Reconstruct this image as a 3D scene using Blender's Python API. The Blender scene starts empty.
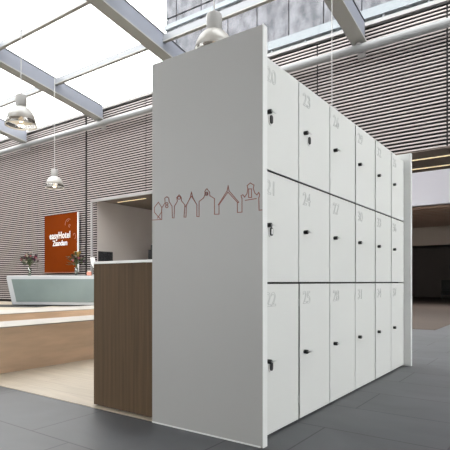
import bpy, bmesh, math, random
from mathutils import Vector, Matrix
random.seed(7)
S = bpy.context.scene
COL = S.collection
R = math.radians

# ------------------------------------------------------------ materials
ALB = .72                       # all paints are a little greyer than pure white
def mat(name, col, rough=.6, metal=0, noise=0, nscale=4, stretch=(1,1,1), bump=0, spec=.5, emit=None, estr=0, col2=None):
    if not emit and not metal: col = tuple(c*ALB for c in col); col2 = col2 and tuple(c*ALB for c in col2)
    m = bpy.data.materials.new(name); m.use_nodes = True
    nt = m.node_tree; b = nt.nodes['Principled BSDF']
    b.inputs['Base Color'].default_value = (*col, 1)
    b.inputs['Roughness'].default_value = rough
    b.inputs['Metallic'].default_value = metal
    b.inputs['Specular IOR Level'].default_value = spec
    if emit:
        b.inputs['Emission Color'].default_value = (*emit, 1); b.inputs['Emission Strength'].default_value = estr
    if noise or bump:
        g = nt.nodes.new('ShaderNodeNewGeometry'); mp = nt.nodes.new('ShaderNodeMapping')
        mp.inputs['Scale'].default_value = stretch
        n = nt.nodes.new('ShaderNodeTexNoise'); n.inputs['Scale'].default_value = nscale; n.inputs['Detail'].default_value = 5
        nt.links.new(g.outputs['Position'], mp.inputs['Vector']); nt.links.new(mp.outputs[0], n.inputs['Vector'])
        if noise:
            r = nt.nodes.new('ShaderNodeValToRGB')
            c2 = col2 or tuple(min(1, c*(1+noise)) for c in col)
            c1 = tuple(c*(1-noise) for c in col) if not col2 else col
            r.color_ramp.elements[0].color = (*c1, 1); r.color_ramp.elements[1].color = (*c2, 1)
            r.color_ramp.elements[0].position = .35; r.color_ramp.elements[1].position = .65
            nt.links.new(n.outputs['Fac'], r.inputs['Fac']); nt.links.new(r.outputs['Color'], b.inputs['Base Color'])
        if bump:
            bp = nt.nodes.new('ShaderNodeBump'); bp.inputs['Strength'].default_value = bump; bp.inputs['Distance'].default_value = .01
            nt.links.new(n.outputs['Fac'], bp.inputs['Height']); nt.links.new(bp.outputs[0], b.inputs['Normal'])
    return m

def brick_mat(name, c1, c2, mortar, w, h, msize, off, loc, rough, nscale=3, namt=.5, stretch=(1,1,1), rot=0, spec=.5, swz=None):
    m = bpy.data.materials.new(name); m.use_nodes = True
    nt = m.node_tree; b = nt.nodes['Principled BSDF']; N = nt.nodes.new; L = nt.links.new
    g = N('ShaderNodeNewGeometry'); mp = N('ShaderNodeMapping')
    mp.inputs['Location'].default_value = loc
    mp.inputs['Rotation'].default_value = swz or (0, 0, rot)
    L(g.outputs['Position'], mp.inputs['Vector'])
    br = N('ShaderNodeTexBrick'); br.offset = off; br.offset_frequency = 2; br.squash = 1
    for k, v in (('Scale', 1), ('Brick Width', w), ('Row Height', h), ('Mortar Size', msize), ('Mortar Smooth', .1), ('Bias', 0)):
        br.inputs[k].default_value = v
    br.inputs['Color1'].default_value = (*c1, 1); br.inputs['Color2'].default_value = (*c2, 1); br.inputs['Mortar'].default_value = (*mortar, 1)
    L(mp.outputs[0], br.inputs['Vector'])
    m2 = N('ShaderNodeMapping'); m2.inputs['Scale'].default_value = stretch; L(g.outputs['Position'], m2.inputs['Vector'])
    n = N('ShaderNodeTexNoise'); n.inputs['Scale'].default_value = nscale; n.inputs['Detail'].default_value = 6; n.inputs['Distortion'].default_value = .6
    L(m2.outputs[0], n.inputs['Vector'])
    mr = N('ShaderNodeMapRange'); mr.inputs[1].default_value = .3; mr.inputs[2].default_value = .7
    mr.inputs[3].default_value = 1-namt; mr.inputs[4].default_value = 1+namt; L(n.outputs['Fac'], mr.inputs[0])
    mx = N('ShaderNodeVectorMath'); mx.operation = 'SCALE'; L(br.outputs['Color'], mx.inputs[0]); L(mr.outputs[0], mx.inputs['Scale'])
    L(mx.outputs[0], b.inputs['Base Color'])
    b.inputs['Roughness'].default_value = rough; b.inputs['Specular IOR Level'].default_value = spec
    bp = N('ShaderNodeBump'); bp.inputs['Strength'].default_value = .25; bp.inputs['Distance'].default_value = .004
    L(n.outputs['Fac'], bp.inputs['Height']); L(bp.outputs[0], b.inputs['Normal'])
    return m

def glass_mat(name, tint=(1,1,1), gloss=.08, rough=.02):
    m = bpy.data.materials.new(name); m.use_nodes = True; nt = m.node_tree
    for n in list(nt.nodes): nt.nodes.remove(n)
    o = nt.nodes.new('ShaderNodeOutputMaterial'); mx = nt.nodes.new('ShaderNodeMixShader')
    t = nt.nodes.new('ShaderNodeBsdfTransparent'); t.inputs[0].default_value = (*tint, 1)
    g = nt.nodes.new('ShaderNodeBsdfGlossy'); g.inputs['Roughness'].default_value = rough
    mx.inputs[0].default_value = gloss
    nt.links.new(t.outputs[0], mx.inputs[1]); nt.links.new(g.outputs[0], mx.inputs[2]); nt.links.new(mx.outputs[0], o.inputs[0])
    return m

def shade_mat():
    m = bpy.data.materials.new('frosted_acrylic'); m.use_nodes = True; nt = m.node_tree
    for n in list(nt.nodes): nt.nodes.remove(n)
    N = nt.nodes.new; L = nt.links.new
    o = N('ShaderNodeOutputMaterial'); d = N('ShaderNodeBsdfDiffuse'); d.inputs[0].default_value = (.58,.58,.57,1)
    t = N('ShaderNodeBsdfTranslucent'); t.inputs[0].default_value = (.45,.43,.41,1)
    g = N('ShaderNodeBsdfGlossy'); g.inputs['Roughness'].default_value = .15
    a = N('ShaderNodeMixShader'); a.inputs[0].default_value = .45; L(d.outputs[0], a.inputs[1]); L(t.outputs[0], a.inputs[2])
    b = N('ShaderNodeMixShader'); b.inputs[0].default_value = .08; L(a.outputs[0], b.inputs[1]); L(g.outputs[0], b.inputs[2])
    L(b.outputs[0], o.inputs[0]); return m

M = dict(
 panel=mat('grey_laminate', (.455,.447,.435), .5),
 edge=mat('white_edging', (.93,.94,.93), .4),
 door=mat('white_lacquer', (.82,.83,.81), .42, spec=.4),
 carcass=mat('graphite_steel', (.03,.03,.032), .6),
 black=mat('black_plastic', (.008,.008,.008), .35),
 steelkey=mat('nickel', (.6,.6,.6), .3, 1),
 chrome=mat('pale_trim', (.75,.75,.75), .3),
 number=mat('grey_outline_print', (.50,.51,.51), .6),
 art=mat('red_brown_line', (.27,.05,.025), .5),
 tile=brick_mat('slate_tile', (.068,.071,.077), (.059,.062,.067), (.012,.012,.013), 1.06, .545, .005, .66, (.50,-.03,0), .48, 1.6, .22, (1,1.6,1), spec=.42),
 woodfloor=brick_mat('pale_plank_floor', (.385,.325,.255), (.355,.30,.23), (.26,.21,.155), 1.9, .15, .002, .4, (0,0,0), .45, 2.2, .10, (1.2,14,1)),
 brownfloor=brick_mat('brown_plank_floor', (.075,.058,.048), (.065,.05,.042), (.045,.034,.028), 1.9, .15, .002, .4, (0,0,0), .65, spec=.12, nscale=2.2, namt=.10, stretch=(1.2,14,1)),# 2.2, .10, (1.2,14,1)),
 oak=mat('oak_board', (.86,.62,.43), .5, noise=.10, nscale=1.6, stretch=(9,1.1,7)),
 oaktop=mat('pale_oak_top', (.50,.455,.41), .4, noise=.06, nscale=1.6, stretch=(9,1.1,7)),
 walnut=mat('walnut_veneer', (.125,.078,.043), .7, spec=.2, noise=.16, nscale=3, stretch=(16,9,.45)),
 whitetop=mat('white_solid_surface', (.88,.88,.87), .3),
 slat=mat('slat_paint', (.55,.485,.475), .55, noise=.08, nscale=2.2, stretch=(.5,1,6)),
 backing=mat('black_membrane', (.012,.011,.011), .8),
 steel=mat('lilac_grey_steel', (.25,.265,.315), .45),
 purlin=mat('pale_bar_paint', (.27,.28,.305), .4),
 steeldark=mat('flange_grey', (.36,.36,.34), .5),
 pipe=mat('brushed_grey_pipe', (.28,.285,.29), .42),
 cap=mat('pale_capping', (.33,.32,.32), .5),
 concrete=mat('marbled_facade', (.055,.058,.072), .7, noise=.4, nscale=2.6, stretch=(1.3,1,.8), col2=(.18,.18,.205)),
 joint=mat('facade_joint', (.03,.032,.04), .8),
 ledge=mat('pale_blue_ledge', (.22,.25,.275), .5),
 plaster=mat('grey_plaster', (.56,.51,.48), .8, noise=.03, nscale=1),
 soffit=mat('brown_soffit', (.24,.195,.168), .75),
 soffslat=mat('copper_brown_slat', (.55,.36,.26), .5),
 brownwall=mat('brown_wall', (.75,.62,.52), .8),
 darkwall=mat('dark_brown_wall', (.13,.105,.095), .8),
 fascia=mat('white_fascia', (.98,.98,1.06), .7),
 white=mat('white_plaster', (.8,.8,.8), .8),
 orange=mat('orange_sign_face', (.165,.027,.001), .85, spec=.04, noise=.08, nscale=.8),
 signwhite=mat('white_letter', (.9,.9,.9), .4),
 signpink=mat('faint_pink_mark', (.30,.11,.06), .5),
 deskglass=mat('teal_frosted_panel', (.17,.215,.21), .25, noise=.06, nscale=.8),
 deskwhite=mat('white_gloss_frame', (.45,.465,.48), .25),
 bulb=mat('warm_bulb', (1,.9,.7), .5, emit=(1,.80,.55), estr=3),
 strip=mat('golden_light_strip', (1,.85,.6), .5, emit=(1,.78,.45), estr=.75),
 lampmetal=mat('satin_lamp_metal', (.42,.41,.40), .45),
 cord=mat('white_cord', (.5,.5,.5), .5),
 leaf=mat('dark_leaf', (.05,.08,.03), .6, noise=.3, nscale=20),
 stem=mat('green_stem', (.10,.14,.05), .6),
 pink=mat('pink_petal', (.55,.16,.22), .6), cream=mat('cream_petal', (.72,.66,.58), .6),
 purple=mat('plum_petal', (.10,.04,.08), .6), yellow=mat('yellow_petal', (.62,.46,.12), .6),
 salmon=mat('salmon_card', (.75,.32,.24), .6),
 dark=mat('charcoal_fabric', (.02,.02,.02), .8),
 speckle=mat('bottle_rack_black', (.006,.006,.008), .4, noise=1, nscale=14, col2=(.06,.06,.065)),
 glass=glass_mat('clear_glass', (.97,.985,.98), .06),
 vaseglass=glass_mat('vase_glass', (.75,.80,.78), .15, .05),
 acrylic=shade_mat(),
 clearband=glass_mat('clear_acrylic', (.42,.41,.40), .15, .1),
)

# ------------------------------------------------------------ mesh helpers
def bx(bm, x0, x1, y0, y1, z0, z1):
    vs = [bm.verts.new((x, y, z)) for z in (z0, z1) for y in (y0, y1) for x in (x0, x1)]
    for f in ((0,2,3,1),(4,5,7,6),(0,1,5,4),(2,6,7,3),(0,4,6,2),(1,3,7,5)): bm.faces.new([vs[i] for i in f])
    return vs

def tube(bm, p, q, r, n=12, r2=None, cap=True):
    p, q = Vector(p), Vector(q); d = (q-p); L = d.length; r2 = r if r2 is None else r2
    mt = Matrix.Translation((p+q)/2) @ d.to_track_quat('Z', 'Y').to_matrix().to_4x4()
    bmesh.ops.create_cone(bm, cap_ends=cap, segments=n, radius1=r, radius2=r2, depth=L, matrix=mt)

def lathe(bm, prof, n=32, c=(0,0,0)):
    rings = []
    for r, z in prof:
        rings.append([bm.verts.new((c[0]+r*math.cos(2*math.pi*k/n), c[1]+r*math.sin(2*math.pi*k/n), c[2]+z)) for k in range(n)])
    for a, b in zip(rings, rings[1:]):
        for k in range(n): bm.faces.new((a[k], a[(k+1)%n], b[(k+1)%n], b[k]))

def obj(name, bm, m, parent=None, smooth=False, bevel=0, loc=None):
    bmesh.ops.recalc_face_normals(bm, faces=bm.faces)
    me = bpy.data.meshes.new(name); bm.to_mesh(me); bm.free()
    me.materials.append(M[m] if isinstance(m, str) else m)
    if smooth:
        for p in me.polygons: p.use_smooth = True
    o = bpy.data.objects.new(name, me); COL.objects.link(o)
    if parent: o.parent = parent
    if loc: o.location = loc
    if bevel:
        b = o.modifiers.new('bevel', 'BEVEL'); b.width = bevel; b.segments = 2; b.limit_method = 'ANGLE'
    return o

def box(name, m, dims, parent=None, bevel=0):
    bm = bmesh.new(); bx(bm, *dims); return obj(name, bm, m, parent, bevel=bevel)

def thing(name, label, cat, loc=(0,0,0), rotz=0, group=None):
    o = bpy.data.objects.new(name, None); COL.objects.link(o); o.location = loc; o.rotation_euler = (0,0,rotz)
    o.empty_display_size = .1
    return tag(o, label, cat, group)

def tag(o, label, cat, group=None):
    o['label'] = label; o['category'] = cat
    if group: o['group'] = group
    return o

def struct(o):
    o['kind'] = 'structure'; return o

def text_mesh(name, body, size, m, parent, mw, fill=True, extr=.002, offset=0, bevel=0, sx=1.0, space=1.0, align='LEFT'):
    cu = bpy.data.curves.new(name, 'FONT'); cu.body = body; cu.size = size; cu.align_x = align
    cu.space_character = space; cu.offset = offset
    if fill: cu.extrude = extr
    else:
        cu.fill_mode = 'NONE'; cu.bevel_depth = bevel; cu.bevel_resolution = 1; cu.resolution_u = 5
    t = bpy.data.objects.new(name+'_tmp', cu); COL.objects.link(t)
    dg = bpy.context.evaluated_depsgraph_get(); dg.update()
    me = bpy.data.meshes.new_from_object(t.evaluated_get(dg)); me.name = name
    bpy.data.objects.remove(t); 
    me.transform(Matrix.Diagonal((sx, 1, 1, 1))); me.transform(mw)
    me.materials.clear(); me.materials.append(M[m])
    o = bpy.data.objects.new(name, me); COL.objects.link(o); o.parent = parent
    return o

# rotation frames for text standing on a wall: facing +X and facing -Y
FACE_X = Matrix(((0,0,1,0),(1,0,0,0),(0,1,0,0),(0,0,0,1)))
FACE_NY = Matrix(((1,0,0,0),(0,0,-1,0),(0,1,0,0),(0,0,0,1)))

# ------------------------------------------------------------ camera, world
H = .9
cam = bpy.data.cameras.new('camera'); co = bpy.data.objects.new('camera', cam); COL.objects.link(co); S.camera = co
co.location = (0, 0, H); co.rotation_euler = (R(90), 0, R(35.4))
cam.sensor_width = 36; cam.lens = 475/450*36; cam.shift_y = 57/450; cam.clip_end = 300; cam.clip_start = .05
w = bpy.data.worlds.new('overcast_sky'); S.world = w; w.use_nodes = True
bg = w.node_tree.nodes['Background']; bg.inputs[0].default_value = (1,.985,.98,1); bg.inputs[1].default_value = 8
S.view_settings.view_transform = 'Standard'; S.view_settings.look = 'None'; S.view_settings.gamma = 1; S.view_settings.exposure = 0
S.cycles.transparent_max_bounces = 16; S.cycles.max_bounces = 8; S.cycles.diffuse_bounces = 5

# ------------------------------------------------------------ room shell
YW = 12.0                       # face of the slatted wall
XL, XR, YB = -26.0, 6.0, -6.0
fl = struct(box('floor', 'tile', (XL, XR, YB, 30.5, -.2, 0)))
bm = bmesh.new()
bx(bm, XL, -2.155, 2.225, 5.4, 0, .004); bx(bm, XL, -3.4, 5.4, 9.5, 0, .004); bx(bm, XL, -9.5, 9.5, 16.6, 0, .004)
struct(obj('floor_wood', bm, 'woodfloor'))
struct(box('floor_wood_passage', 'brownfloor', (-9.5, -1.94, 9.5, 30.2, 0, .004)))
struct(box('wall_left', 'white', (XL-.3, XL, YB, YW+.3, -.2, 10.5)))
bm = bmesh.new()
WX0, WX1, WZ0, WZ1 = -15.0, -3.0, .8, 4.6
bx(bm, XL, WX0, YB-.3, YB, -.2, 11); bx(bm, WX1, XR, YB-.3, YB, -.2, 11); bx(bm, WX0, WX1, YB-.3, YB, -.2, WZ0); bx(bm, WX0, WX1, YB-.3, YB, WZ1, 11)
struct(obj('wall_behind', bm, 'white'))
w2 = struct(box('fill_window', 'glass', (WX0, WX1, YB-.16, YB-.14, WZ0, WZ1)))  # unseen window, added behind the camera to brighten the grey panel
bm = bmesh.new()
for k in range(7): bx(bm, WX0+2*k-.04, WX0+2*k+.04, YB-.22, YB-.08, WZ0, WZ1)
obj('window_frame', bm, 'steel', w2)
# unseen roof slab over the hall's back, added and shaped to cut skylight
bm = bmesh.new(); bx(bm, XL, XR, YB, -1.0, 8.7, 9.0); bx(bm, -6.5, XR, -1.0, 4.0, 8.7, 9.0)
struct(obj('ceiling', bm, 'white'))
# right wall with a tall glazed opening
bm = bmesh.new()
VY0, VY1, VZ0, VZ1 = -1.0, 9.0, 1.4, 4.4
bx(bm, XR, XR+.3, YB, VY0, -.2, 10.5); bx(bm, XR, XR+.3, VY1, YW+.3, -.2, 10.5); bx(bm, XR, XR+.3, VY0, VY1, -.2, VZ0); bx(bm, XR, XR+.3, VY0, VY1, VZ1, 10.5)
struct(obj('wall_right', bm, 'white'))
wn = struct(box('window_1', 'glass', (XR+.14, XR+.16, VY0, VY1, VZ0, VZ1)))
bm = bmesh.new()
for k in range(6): bx(bm, XR+.08, XR+.22, VY0+2*k-.04, VY0+2*k+.04, VZ0, VZ1)
obj('window_frame', bm, 'steel', wn)

# slatted back wall : solid backing, slats, seams
Z0, Z1 = 4.03, 7.42
XO = -14.62                     # left jamb of the passage opening
bm = bmesh.new()
bx(bm, XL, XO-.25, YW+.10, YW+.3, 0, Z1); bx(bm, XO-.25, XO, YW+.06, YW+.3, Z0+.05, Z1); bx(bm, XO, XR, YW+.06, YW+.3, Z0+.05, Z1); bx(bm, XO-.25, XO, YW+.05, YW+.061, 0, Z0)
wall = struct(obj('wall_back', bm, 'backing'))
seams = [XL, -21.72, -18.46, -15.2, -11.95, -8.7, -5.45, -2.19, 1.07, 4.3, XR]
P = .0876
bm = bmesh.new()
for a, b in zip(seams, seams[1:]):
    k = 0
    while True:
        z = Z1-.08-k*P; k += 1
        if z < .1: break
        x0, x1 = a+(.065 if a == -15.2 else .02), b-(.065 if b == -15.2 else .02)
        if z-.031 < Z0+.003:
            if x0 >= XO: continue
            x1 = min(x1, XO)
        vs = bx(bm, x0, x1, YW, YW+.03, z-.031, z)
obj('slat_cladding', bm, 'slat', wall)
bm = bmesh.new()                # slatted return of the jamb
z = Z1-.08
while z > .1:
    if z < Z0: bx(bm, XO-.01, XO+.01, YW, YW+.06, z-.031, z)
    z -= P
obj('return_slats', bm, 'slat', wall)
bm = bmesh.new(); bx(bm, XL, XR, YW-.06, YW+.32, Z1, Z1+.09)
obj('capping', bm, 'cap', wall)
# metal frame round the opening
bm = bmesh.new(); bx(bm, XO-.25, XO-.15, YW-.05, YW, 0, Z0); bx(bm, XO-.24, -9, YW-.05, YW+.05, Z0-.06, Z0+.03)
struct(obj('trim_1', bm, 'cap'))

# passage behind the wall
struct(box('wall_passage_left', 'plaster', (XO-.25, XO+.012, YW+.062, 16.6, 0, Z0)))
struct(box('wall_passage_end', 'plaster', (XO, -9.5, 16.4, 16.7, 0, Z0)))
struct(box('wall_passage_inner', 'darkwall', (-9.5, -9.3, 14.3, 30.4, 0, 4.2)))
bm = bmesh.new(); bx(bm, XO-.3, XR, YW+.03, 14.25, Z0, Z0+.045)
struct(obj('ceiling_passage', bm, 'soffit'))
struct(box('ceiling_counter_room', 'soffit', (XO-.3, -9.4, 14.25, 16.7, Z0, Z0+.2)))
bm = bmesh.new(); bx(bm, -9.4, XR, 14.25, 17.0, 4.95, 5.1); bx(bm, -9.4, XR, 14.25, 14.3, Z0+.1, 4.95)
struct(obj('ceiling_blocker', bm, 'soffit'))  # hidden slab and upstand, added to keep skylight off the passage floor
struct(box('wall_fascia', 'fascia', (-9.3, XR, 20, 20.25, 3.96, 5.7)))
sc = struct(box('ceiling_far', 'soffit', (-9.3, XR, 20.25, 28, 3.96, 4.2)))
bm = bmesh.new()
for k in range(14): bx(bm, -9.2, XR, 20.4+k*.5, 20.56+k*.5, 3.86, 3.96)
obj('ceiling_slats', bm, 'soffslat', sc)
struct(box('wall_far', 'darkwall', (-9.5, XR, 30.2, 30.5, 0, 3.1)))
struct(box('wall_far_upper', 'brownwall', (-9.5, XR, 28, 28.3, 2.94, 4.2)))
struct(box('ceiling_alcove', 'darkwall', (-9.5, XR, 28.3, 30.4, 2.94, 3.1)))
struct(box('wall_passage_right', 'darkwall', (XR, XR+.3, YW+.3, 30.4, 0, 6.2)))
for x0, x1, y, lab in ((-14.2, -12.65, 12.72, 'thin golden light strip recessed in the soffit above the wooden counter, left in view'),
                  (-6, 3, 12.72, 'thin golden ceiling light strip just behind the slatted wall, over the passage at right'),
                  (-13.2, -10.5, 14.3, 'short golden ceiling light strip deeper in the room behind the counter'),
                  (-4.9, 3, 13.75, 'lower thin golden ceiling light strip just above the pale band, passage at right')):
    t = thing('light_strip', lab, 'ceiling light', ((x0+x1)/2, y, Z0))
    h = (x1-x0)/2
    box('housing', 'cap', (-h, h, -.05, .05, -.012, 0), t)
    box('diffuser', 'strip', (-h+.02, h-.02, -.035, .035, -.022, -.012), t)

# ------------------------------------------------------------ glazed roof
SL = .165
zb = lambda y: 6.95 + SL*(11.85-y)      # underside of the rafters
def slope_box(bm, x0, x1, y0, y1, dz0, dz1, yv=False):
    pts = []
    for dz in (dz0, dz1):
        for y in (y0, y1):
            for x in (x0, x1): pts.append(bm.verts.new((x, y, zb(y)+dz)))
    for f in ((0,2,3,1),(4,5,7,6),(0,1,5,4),(2,6,7,3),(0,4,6,2),(1,3,7,5)): bm.faces.new([pts[i] for i in f])
beams = [-24.05, -19.1, -14.13, -9.17, -4.2, .75]
for i, x in enumerate(beams):
    lab = {-24.05:'grey roof beam at the far left end of the glass roof, outside the view', -19.1:'grey roof beam at far left behind the nearest hanging lamp',
           -14.13:'grey roof beam, the long one crossing the left of the glass roof', -9.17:'broad grey roof beam running down behind the top of the grey panel',
           -4.2:'grey roof beam ending above the lockers, beside the facade panels', .75:'grey roof beam at the right end of the glass roof, outside the view'}[x]
    t = thing('roof_beam', lab, 'roof beam', (x, 11.85, zb(11.85)), group=None)
    def part(nm, m, x0, x1, a, b):
        bm = bmesh.new(); slope_box(bm, x0, x1, -1.6, 11.82, a, b)
        for v in bm.verts: v.co -= Vector((0, 11.85, zb(11.85)))
        obj(nm, bm, m, t)
    part('web', 'steel', -.13, .13, .04, .50)
    part('lower_flange', 'steeldark', -.175, .175, 0, .04)
    part('joint_line', 'joint', -.137, .137, .04, .058)
    part('drip_rail', 'cap', -.195, -.172, .0, .05)
    part('upper_flange', 'joint', -.145, .145, .50, .53)
    box('bracket', 'cap', (-.06, .06, -.16, .12, -.10, 0), t)
ys = [5.67, 7.73, 9.79]
segs = list(zip(beams, beams[1:]))
names = ['first', 'second', 'third']
bays = ['outermost left bay', 'second bay from left', 'between the two long left beams', 'bay above the grey panel', 'rightmost bay']
for j, y in enumerate(ys):
    for i, (a, b) in enumerate(segs):
        t = thing('purlin', 'pale glass roof cross bar, %s from wall, %s' % (names[2-j], bays[i]), 'roof bar', ((a+b)/2, y, zb(y)), group='cross bars of the glass roof')
        h = (b-a)/2-.135
        for nm, m, a0, a1, hw in (('bar', 'purlin', .30, .48, .045), ('lower_lip', 'steeldark', .27, .30, .055)):
            bm = bmesh.new()
            bx(bm, -h, h, -hw, hw, a0, a1)
            obj(nm, bm, m, t)
pane_rows = [-1.6]+ys+[12.0]
bm = bmesh.new()
slope_box(bm, XL, XR, -1.6, 12.25, .545, .56)
struct(obj('window_roof', bm, 'glass'))
# side closing strips
# pipe along the wall
t = thing('wall_pipe', 'long round grey metal pipe running along the slatted wall under the beams', 'pipe', (-10, 11.75, 6.8))
bm = bmesh.new(); tube(bm, (-16, 0, 0), (16, 0, 0), .105, 24); obj('pipe', bm, 'pipe', t, True)
for x in beams:
    bm = bmesh.new(); tube(bm, (x+10, 0, 0), (x+10, .31, 0), .04, 10); bx(bm, x+9.9, x+10.1, .2, .245, -.15, .15)
    obj('wall_bracket', bm, 'cap', t)

# building seen through the roof
bm = bmesh.new(); bx(bm, -11.9, 12, 13.06, 15, 7.6, 22)
fac = struct(obj('facade', bm, 'joint'))
bm = bmesh.new()
x = -11.9-.65
while x < 11:
    for r in range(6):
        z = 8.35+r*2.2
        bx(bm, max(-11.9, x+.03), x+1.13, 13.0, 13.06, z+.03, z+2.17)
    x += 1.14
obj('facade_panels', bm, 'concrete', fac)
bm = bmesh.new(); bx(bm, -11.9, 12, 12.72, 13.0, 8.05, 8.3); bx(bm, -11.9, 12, 12.8, 13.0, 7.85, 8.0)
x = -11.9
while x < 12: bx(bm, x, x+.05, 12.78, 13.0, 7.55, 8.05); x += 1.14
bx(bm, -11.9, 12, 12.9, 13.02, 10.12, 10.28)
obj('facade_ledge', bm, 'ledge', fac)
bm = bmesh.new(); bx(bm, XL, XR, YW+.32, 13.06, 7.4, 7.48)
obj('flashing', bm, 'cap', fac)

# ------------------------------------------------------------ lockers
XD, XE = -1.392, -1.318
YP0, YP1 = 2.213, 2.254
TOP = 2.203
rows = [(1.553, TOP-.006), (.900, 1.541), (.013, .888)]
ye = [2.275, 2.7825, 3.285, 3.809, 4.318, 4.813, 5.278]
pos = ['nearest the grey end panel', 'second from the grey end panel', 'third from the grey end panel', 'fourth from the grey end panel', 'second from the far end of the row', 'at the far end of the row']
gaps = [.004, .006, .009, .020, .022, .022]
n = 20
def oval(bm, cy, cz, x0, x1, w_, h_):
    prof = []
    for k in range(16):
        a = 2*math.pi*k/16; prof.append((cy+w_*math.cos(a), cz+(h_-w_)*(1 if math.sin(a) >= 0 else -1)+w_*math.sin(a)))
    v0 = [bm.verts.new((x0, y, z)) for y, z in prof]; v1 = [bm.verts.new((x1, y, z)) for y, z in prof]
    bm.faces.new(v0[::-1]); bm.faces.new(v1)
    for k in range(16): bm.faces.new((v0[k], v0[(k+1)%16], v1[(k+1)%16], v1[k]))
for c in range(6):
    y0, y1 = ye[c], ye[c+1]; W = y1-y0
    t = thing('locker_column', 'white column of three lockers numbered %d, %d and %d, %s' % (n, n+1, n+2, pos[c]), 'lockers', (XD, y0, 0), group='locker columns standing in the row')
    box('carcass', 'carcass', (-.74, -.055, .001, W-.001, .02, TOP-.01), t)
    box('plinth', 'carcass', (-.70, -.014, .002, W-.002, 0, .02), t)
    box('top_panel', 'door', (-.74, -.004, .001, W-.001, TOP-.01, TOP), t)
    for r, (za, zt) in enumerate(rows):
        g = gaps[c] if r != 2 else (.018 if c in (1, 4) else .007)
        d = box('door', 'door', (-.010, 0, g, W-.004, za, zt), t, bevel=.0015)
        num = text_mesh('number', str(n), .118, 'number', d, Matrix.Translation((.0005, .058 if c else .090, zt-.045-.085)) @ FACE_X, fill=False, bevel=.0011, sx=1.0)
        ky = .082 if c else .108; kz = (za+zt)/2+(.008 if r < 2 else -.01)
        bm = bmesh.new(); tube(bm, (0, ky, kz), (.026, ky, kz), .0135, 16); obj('lock_knob', bm, 'black', d, True)
        bm = bmesh.new(); tube(bm, (.026, ky, kz), (.034, ky, kz), .003, 8); bx(bm, .031, .034, ky, ky+.042, kz-.005, kz+.005)
        obj('key', bm, 'steelkey', d)
        if c == 0 or (c == 1 and r == 0):
            oy, oz = ky+.066, kz-.034
            if c == 0: oy = ky+.035
            bm = bmesh.new(); oval(bm, oy, oz, 0, .004, .024, .034); obj('lock_plate', bm, 'whitetop', d)
            bm = bmesh.new(); oval(bm, oy, oz, .004, .010, .0155, .025); obj('key_tag', bm, 'black', d)
            if c == 0 and r == 1:
                bm = bmesh.new(); oval(bm, oy, oz, .010, .012, .008, .017); obj('tag_window', bm, 'edge', d)
        for hz in (zt-.12, za+.13):
            box('hinge', 'chrome', (-.009, .0035, W-.010, W-.001, hz-.022, hz+.022), d)
        n += 1

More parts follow.
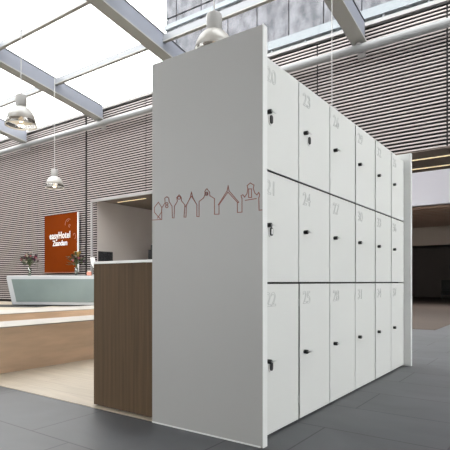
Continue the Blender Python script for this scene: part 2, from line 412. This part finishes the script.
pn = thing('end_panel', 'tall grey end panel with a red-brown outline drawing of gabled houses', 'panel', (-2.155, YP0, 0))
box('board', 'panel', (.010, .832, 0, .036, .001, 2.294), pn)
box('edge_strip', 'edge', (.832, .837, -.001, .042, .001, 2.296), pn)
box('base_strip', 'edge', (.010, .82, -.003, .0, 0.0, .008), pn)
ART = [[(-2.1552, 1.2971), (-2.0623, 1.2944), (-2.0623, 1.3661), (-2.0339, 1.3971), (-2.0362, 1.4267), (-2.0193, 1.4333), (-2.0025, 1.4232), (-2.0003, 1.4022), (-1.9759, 1.3707), (-1.9726, 1.2975), (-1.9583, 1.2964), (-1.9561, 1.3689), (-1.9321, 1.3955), (-1.9364, 1.4206), (-1.918, 1.4351), (-1.8998, 1.4168), (-1.8998, 1.3964), (-1.8721, 1.3693), (-1.8784, 1.295), (-1.8626, 1.2938), (-1.8594, 1.364), (-1.8301, 1.4097), (-1.8197, 1.4407), (-1.8093, 1.4075), (-1.7785, 1.3605), (-1.7785, 1.2903), (-1.7613, 1.2889), (-1.7613, 1.3787), (-1.7281, 1.3952), (-1.7161, 1.4176), (-1.7181, 1.4336), (-1.7082, 1.4451), (-1.7021, 1.4474), (-1.6829, 1.4257), (-1.6807, 1.4043), (-1.647, 1.384), (-1.647, 1.2931), (-1.6148, 1.2913), (-1.6148, 1.3431), (-1.6199, 1.3453), (-1.5566, 1.4202), (-1.5506, 1.4484), (-1.5446, 1.4188), (-1.4774, 1.3465), (-1.4871, 1.3434), (-1.4871, 1.2905), (-1.4561, 1.2895), (-1.4561, 1.3646), (-1.4628, 1.3815), (-1.4503, 1.3858), (-1.4388, 1.3709), (-1.4225, 1.3893), (-1.4178, 1.4168), (-1.4216, 1.4332), (-1.4008, 1.4451), (-1.3774, 1.4304), (-1.382, 1.4127), (-1.3727, 1.3879), (-1.3588, 1.3745), (-1.3468, 1.3874), (-1.3404, 1.3725), (-1.3468, 1.3575), (-1.345, 1.2903), (-1.3249, 1.2901)], [(-2.091, 1.4068), (-2.0623, 1.3703), (-2.0646, 1.3409), (-2.091, 1.3135), (-2.1258, 1.3461), (-2.1258, 1.376), (-2.091, 1.4068)], [(-2.091, 1.3135), (-2.1002, 1.3057)], [(-2.091, 1.3135), (-2.0737, 1.2994)], [(-2.0092, 1.3888), (-2.0121, 1.3838), (-2.0193, 1.3823), (-2.0264, 1.3851), (-2.0294, 1.3908), (-2.0264, 1.3958), (-2.0193, 1.3973), (-2.0121, 1.3944), (-2.0092, 1.3888)], [(-2.0081, 1.372), (-2.0113, 1.3664), (-2.0193, 1.3647), (-2.0272, 1.3679), (-2.0305, 1.3741), (-2.0272, 1.3797), (-2.0193, 1.3814), (-2.0113, 1.3782), (-2.0081, 1.372)], [(-1.9062, 1.415), (-1.9097, 1.409), (-1.918, 1.4072), (-1.9264, 1.4107), (-1.9299, 1.4175), (-1.9264, 1.4235), (-1.918, 1.4253), (-1.9097, 1.4217), (-1.9062, 1.415)], [(-1.6943, 1.4169), (-1.6978, 1.4106), (-1.7062, 1.4087), (-1.7146, 1.4123), (-1.7181, 1.4194), (-1.7146, 1.4257), (-1.7062, 1.4275), (-1.6978, 1.4239), (-1.6943, 1.4169)], [(-1.8678, 1.3583), (-1.8197, 1.4166), (-1.7816, 1.3648)], [(-1.6127, 1.3471), (-1.5516, 1.4114), (-1.4871, 1.3474)], [(-1.4121, 1.4137), (-1.3933, 1.4116), (-1.3933, 1.3646), (-1.4121, 1.3665), (-1.4121, 1.4137)], [(-1.434, 1.3527), (-1.3634, 1.3552)], [(-1.6967, 1.4213), (-1.6989, 1.4173), (-1.7042, 1.4162), (-1.7095, 1.4185), (-1.7117, 1.4229), (-1.7095, 1.4269), (-1.7042, 1.4281), (-1.6989, 1.4257), (-1.6967, 1.4213)]]
bm = bmesh.new()
def ribbon(bm, pts, hw=.0021):
    for (xa, za), (xb, zb_) in zip(pts, pts[1:]):
        a = Vector((xa, za)); b = Vector((xb, zb_)); d = b-a
        if d.length < 1e-5: continue
        d.normalize(); e = d*hw; nrm = Vector((-d.y, d.x))*hw
        q = [a-e+nrm, a-e-nrm, b+e-nrm, b+e+nrm]
        lo = [bm.verts.new((p.x+2.155, -.0002, p.y)) for p in q]; hi = [bm.verts.new((p.x+2.155, -.0016, p.y)) for p in q]
        bm.faces.new(hi)
        for k in range(4): bm.faces.new((lo[k], lo[(k+1)%4], hi[(k+1)%4], hi[k]))
for pl in ART: ribbon(bm, [(max(-2.144, x), z) for x, z in pl])
obj('house_drawing', bm, 'art', pn)
pf = thing('end_panel', 'narrow white end panel closing the far end of the locker row', 'panel', (-2.155, 5.279, 0))
box('board', 'edge', (0, .822, 0, .036, 0, 2.275), pf)
box('edge_strip', 'edge', (.822, .836, -.002, .05, 0, 2.277), pf)

# ------------------------------------------------------------ counter
ct = thing('bar_counter', 'dark walnut counter with thin white top, attached left of the grey panel', 'counter', (-2.777, 2.262, 0))
box('body', 'walnut', (0, .617, 0, 2.6, .014, 1.030), ct)
box('plinth', 'carcass', (.02, .60, .02, 2.58, .004, .014), ct)
box('countertop', 'whitetop', (-.006, .620, -.006, 2.61, 1.030, 1.048), ct, bevel=.002)

# ------------------------------------------------------------ benches
def bench(lab, x0, x1, y0, y1, h):
    t = thing('wooden_bench', lab, 'bench', (x1, y0, .004)); w_ = x0-x1; L_ = y1-y0
    box('base', 'oak', (w_, 0, 0, L_, 0, h-.012), t)
    box('seat_top', 'oaktop', (w_, .004, -.004, L_, h-.012, h), t, bevel=.003)
bench('long low oak block bench nearest the pale floor, left of the counter', -5.1, -4.475, 2.3, 10.2, .456)
bench('second long oak block bench, behind the nearest one and before the white desk', -7.4, -6.5, 2.3, 9.4, .442)

# ------------------------------------------------------------ reception desk
a = math.atan2(1.3, 2.7)
dk = thing('reception_desk', 'white framed reception desk with teal glass front and slanted end', 'desk', (-16.62, 9.9, .0165), a)
bm = bmesh.new()
Ld = 4.6
out = [(-.14, .035), (Ld-.05, .035), (Ld+.22, 1.12), (-.37, 1.12), (-.38, 1.0)]
def prism(bm, prof, y0, y1):
    v0 = [bm.verts.new((x, y0, z)) for x, z in prof]; v1 = [bm.verts.new((x, y1, z)) for x, z in prof]
    bm.faces.new(v0); bm.faces.new(v1[::-1])
    for k in range(len(prof)): bm.faces.new((v0[k], v0[(k+1) % len(prof)], v1[(k+1) % len(prof)], v1[k]))
prism(bm, out, 0, .55); obj('body', bm, 'deskwhite', dk, bevel=.03)
bm = bmesh.new(); prism(bm, [(.06, .15), (Ld-.19, .15), (Ld+.0, .99), (-.15, .99)], -.02, .01); obj('front_panel', bm, 'deskglass', dk)
box('recessed_base', 'carcass', (.3, Ld-.4, .1, .5, 0, .07), dk)
du, dn = Vector((math.cos(a), math.sin(a), 0)), Vector((-math.sin(a), math.cos(a), 0))
mt = thing('dark_sheet', 'dark flat sheet on the floor under the left end of the white desk', 'mat', (-16.62, 9.9, .0045), a)
box('flat_sheet', 'dark', (-3.2, 1.35, -.75, .75, 0, .012), mt)  # flat dark sheet added on the floor around the desk's left end
def on_desk(u, v): return Vector((-16.62, 9.9, 1.137)) + du*u + dn*v

def bouquet(p, seed, lab_v, lab_b, cols):
    rnd = random.Random(seed)
    v = thing('glass_vase', lab_v, 'vase', p)
    bm = bmesh.new(); lathe(bm, [(.001,0),(.06,0),(.055,.12),(.07,.3),(.064,.3),(.05,.12),(.052,.012),(.001,.012)], 20); obj('body', bm, 'vaseglass', v, True)
    b = thing('flower_bouquet', lab_b, 'flowers', (p.x, p.y, p.z+.09)); b.scale = (1.2, 1.2, 1.15)
    heads = []
    bm = bmesh.new()
    for k in range(30):
        an = rnd.uniform(0, 6.28); rr = rnd.uniform(.04, .27); z = .62-rr*.75+rnd.uniform(-.08, .1)
        q = (rr*math.cos(an), rr*math.sin(an), z); heads.append(q)
        tube(bm, (.03*math.cos(an+3), .03*math.sin(an+3), 0), (.03*math.cos(an), .03*math.sin(an), .3), .006, 6)
        tube(bm, (.03*math.cos(an), .03*math.sin(an), .3), q, .005, 6)
    obj('stems', bm, 'stem', b)
    bm = bmesh.new()
    for k in range(70):
        an = rnd.uniform(0, 6.28); rr = rnd.uniform(.03, .27); z = rnd.uniform(.3, .58)-rr*.2
        c = Vector((rr*math.cos(an), rr*math.sin(an), z)); d = Vector((math.cos(an+rnd.uniform(-1,1)), math.sin(an+rnd.uniform(-1,1)), rnd.uniform(-.2, .9))).normalized()
        s = d.cross(Vector((0,0,1))).normalized()*rnd.uniform(.022, .04); up = s.cross(d)*.35
        vs = [bm.verts.new(c-d*.06), bm.verts.new(c+s+up), bm.verts.new(c+d*.09), bm.verts.new(c-s+up), bm.verts.new(c-up*.3)]
        bm.faces.new((vs[0], vs[1], vs[4])); bm.faces.new((vs[1], vs[2], vs[4])); bm.faces.new((vs[2], vs[3], vs[4])); bm.faces.new((vs[3], vs[0], vs[4]))
    obj('leaves', bm, 'leaf', b)
    for k, q in enumerate(heads[:27]):
        bm = bmesh.new(); r = rnd.uniform(.055, .08)
        for ring, (m_, tilt) in enumerate(((7, .35), (5, .9))):
            for j in range(m_):
                t_ = 2*math.pi*j/m_+ring*.4
                d = Vector((math.cos(t_)*math.cos(tilt), math.sin(t_)*math.cos(tilt), math.sin(tilt)))
                s = Vector((-math.sin(t_), math.cos(t_), 0))*r*.45
                o_ = Vector(q)
                f = [bm.verts.new(o_), bm.verts.new(o_+d*r*.6+s), bm.verts.new(o_+d*r*1.1), bm.verts.new(o_+d*r*.6-s)]
                bm.faces.new(f)
        bmesh.ops.create_icosphere(bm, subdivisions=1, radius=r*.4, matrix=Matrix.Translation(q))
        obj('blossom', bm, cols[k % len(cols)], b)
bouquet(on_desk(.41, .28), 3, 'clear glass vase on the left part of the white desk', 'pink, cream and plum bouquet on the left of the white desk', ['pink', 'cream', 'purple', 'pink', 'cream', 'purple', 'purple'])
bouquet(on_desk(2.29, .28), 8, 'clear glass vase on the desk, in front of the orange sign', 'bouquet of plum, yellow and cream flowers before the orange sign', ['purple', 'yellow', 'cream', 'leaf', 'purple', 'pink'])
# slanted screen stand and small card at the right end of the desk
p = on_desk(3.0, .14)
ds = thing('desk_screen', 'white slanted screen on a stand at the right end of the desk', 'screen', p, a)
bm = bmesh.new(); prism(bm, [(-.05, .42), (.10, .18), (.16, .20), (.06, .66), (-.10, .66)], .0, .05); obj('screen', bm, 'whitetop', ds)
bm = bmesh.new(); bx(bm, .07, .13, .01, .045, .02, .3); bx(bm, .0, .2, -.05, .12, 0, .02); obj('stand', bm, 'deskwhite', ds)
cd = thing('card_box', 'small salmon pink box on the desk beside the white screen', 'box', on_desk(2.93, .0), a)
box('body', 'salmon', (-.09, .07, 0, .08, 0, .13), cd, bevel=.005)
box('cards', 'cream', (-.07, .05, .015, .065, .13, .17), cd)

# ------------------------------------------------------------ sign
sg = thing('wall_sign', 'large orange hotel sign with white lettering on the slatted wall', 'sign', (-17.69, 11.9, 1.30))
box('panel', 'orange', (0, 2.16, -.06, .0, 0, 2.35), sg)
box('edge_trim', 'edge', (2.16, 2.20, -.06, .0, 0, 2.35), sg)
box('lower_trim', 'signpink', (0, 2.16, -.062, .0, -.03, .0), sg)
for sx_ in (.3, 1.8): box('mount', 'carcass', (sx_, sx_+.06, 0, .1, .4, 1.9), sg)
text_mesh('hotel_name', 'easyHotel', .38, 'signwhite', sg, Matrix.Translation((.36, -.062, 1.37)) @ FACE_NY, extr=.008, offset=.006, sx=.80, space=1.12)
text_mesh('town_name', 'Zaandam', .31, 'signwhite', sg, Matrix.Translation((.58, -.062, 1.08)) @ FACE_NY, extr=.008, offset=.004, sx=.84)
for cx_, cz_, r_, a0_, a1_, hw_ in ((1.62, 1.90, .22, 60, 185, .012), (1.62, 1.92, .13, 80, 140, .010), (1.68, 1.84, .05, 0, 300, .012), (1.98, 1.46, .06, 20, 200, .012), (1.98, 1.40, .09, -80, 40, .012)):
    bm = bmesh.new()
    q = [(cx_+r_*math.cos(R(a0_+(a1_-a0_)*k/10)), cz_+r_*math.sin(R(a0_+(a1_-a0_)*k/10))) for k in range(11)]
    inn = [(cx_+(x-cx_)*(1-hw_/r_), cz_+(z-cz_)*(1-hw_/r_)) for x, z in q]; ou = [(cx_+(x-cx_)*(1+hw_/r_), cz_+(z-cz_)*(1+hw_/r_)) for x, z in q]
    for yy in (-.066, -.0605):
        A_ = [bm.verts.new((x, yy, z)) for x, z in inn]; B_ = [bm.verts.new((x, yy, z)) for x, z in ou]
        if yy == -.066: F_ = (A_, B_)
        for k in range(10): bm.faces.new((A_[k], A_[k+1], B_[k+1], B_[k]))
    for U, V in ((F_[0], A_), (F_[1], B_)):
        for k in range(10): bm.faces.new((U[k], U[k+1], V[k+1], V[k]))
    obj('swirl_mark', bm, 'signpink', sg)

# ------------------------------------------------------------ pendant lamps
def pendant(x, y, lab):
    z0 = 3.68; t = thing('pendant_lamp', lab, 'lamp', (x, y, z0))
    zc = zb(y)+.5-z0
    bm = bmesh.new(); tube(bm, (0,0,.52), (0,0,zc), .009, 8); obj('cord', bm, 'cord', t)
    bm = bmesh.new(); lathe(bm, [(.001,.535),(.09,.535),(.098,.52),(.098,.36),(.085,.345),(.085,.30),(.001,.30)], 28); obj('socket', bm, 'lampmetal', t, True)
    bm = bmesh.new(); lathe(bm, [(.10,.32),(.14,.30),(.185,.25),(.22,.18),(.246,.085),(.242,.085),(.216,.18),(.18,.247),(.135,.294),(.10,.314)], 36); obj('lamp_shade', bm, 'acrylic', t, True)
    bm = bmesh.new(); lathe(bm, [(.246,.085),(.254,.05),(.262,.01),(.258,.01),(.250,.05),(.242,.085)], 36); obj('clear_band', bm, 'clearband', t, True)
    bm = bmesh.new(); lathe(bm, [(.258,.012),(.27,.008),(.27,-.006),(.25,-.006),(.25,.008),(.258,.012)], 36); obj('rim', bm, 'acrylic', t, True)
    bm = bmesh.new(); bmesh.ops.create_uvsphere(bm, u_segments=16, v_segments=10, radius=.045, matrix=Matrix.Translation((0,0,.10)))
    tube(bm, (0,0,.13), (0,0,.3), .02, 10); obj('bulb', bm, 'bulb', t, True)
    ld = bpy.data.lights.new('lamp_light', 'POINT'); ld.energy = 4; ld.color = (1,.8,.55); ld.shadow_soft_size = .05
    lo = bpy.data.objects.new('lamp_light', ld); COL.objects.link(lo); lo.parent = t; lo.location = (0,0,.03)
pendant(-7.84, 4.78, 'bell shaped hanging lamp at upper left, seen against the white glass roof')
pendant(-12.2, 8.5, 'small bell shaped hanging lamp before the slatted wall, above the orange sign')
pendant(-3.52, 4.72, 'hanging lamp half hidden behind the top edge of the grey panel')
pendant(-3.60, 8.6, 'hanging lamp behind the lockers, only its thin cord showing at upper right')

# ------------------------------------------------------------ back room things
dc = thing('menu_board', 'black board with rows of pale specks on the wall behind the counter', 'board', (XO+.012, 12.1, 1.2))
box('board', 'speckle', (.008, .03, .02, .70, .02, .87), dc)
box('frame', 'carcass', (0, .02, 0, .72, 0, .89), dc)
cb = thing('back_cabinet', 'dark tall cabinet behind the counter, cut off by the grey panel', 'cabinet', (-13.4, 13.9, .004))
box('body', 'dark', (-.3, .5, .0, .6, 0, 2.2), cb); box('top_knob', 'dark', (-.25, -.05, .1, .3, 2.2, 2.4), cb)
ch = thing('lounge_chair', 'dark low lounge chair against the far wall of the passage', 'chair', (-5.0, 28, .004), R(10))
box('seat', 'dark', (-.4, .5, -.4, .4, .2, .45), ch, bevel=.03); box('backrest', 'dark', (-.4, .5, .3, .5, .45, 1.0), ch, bevel=.03)
for sx_ in (-.35, .45):
    for sy_ in (-.35, .4): box('leg', 'carcass', (sx_-.03, sx_+.03, sy_-.03, sy_+.03, 0, .2), ch)
lp = thing('dark_sculpture', 'dark rounded object standing behind the far lounge chair', 'ornament', (-4.95, 28.9, .004))
bm = bmesh.new(); lathe(bm, [(.001,0),(.2,0),(.08,.1),(.05,1.2),(.16,1.45),(.22,1.75),(.14,2.0),(.001,2.05)], 16); obj('body', bm, 'dark', lp, True)
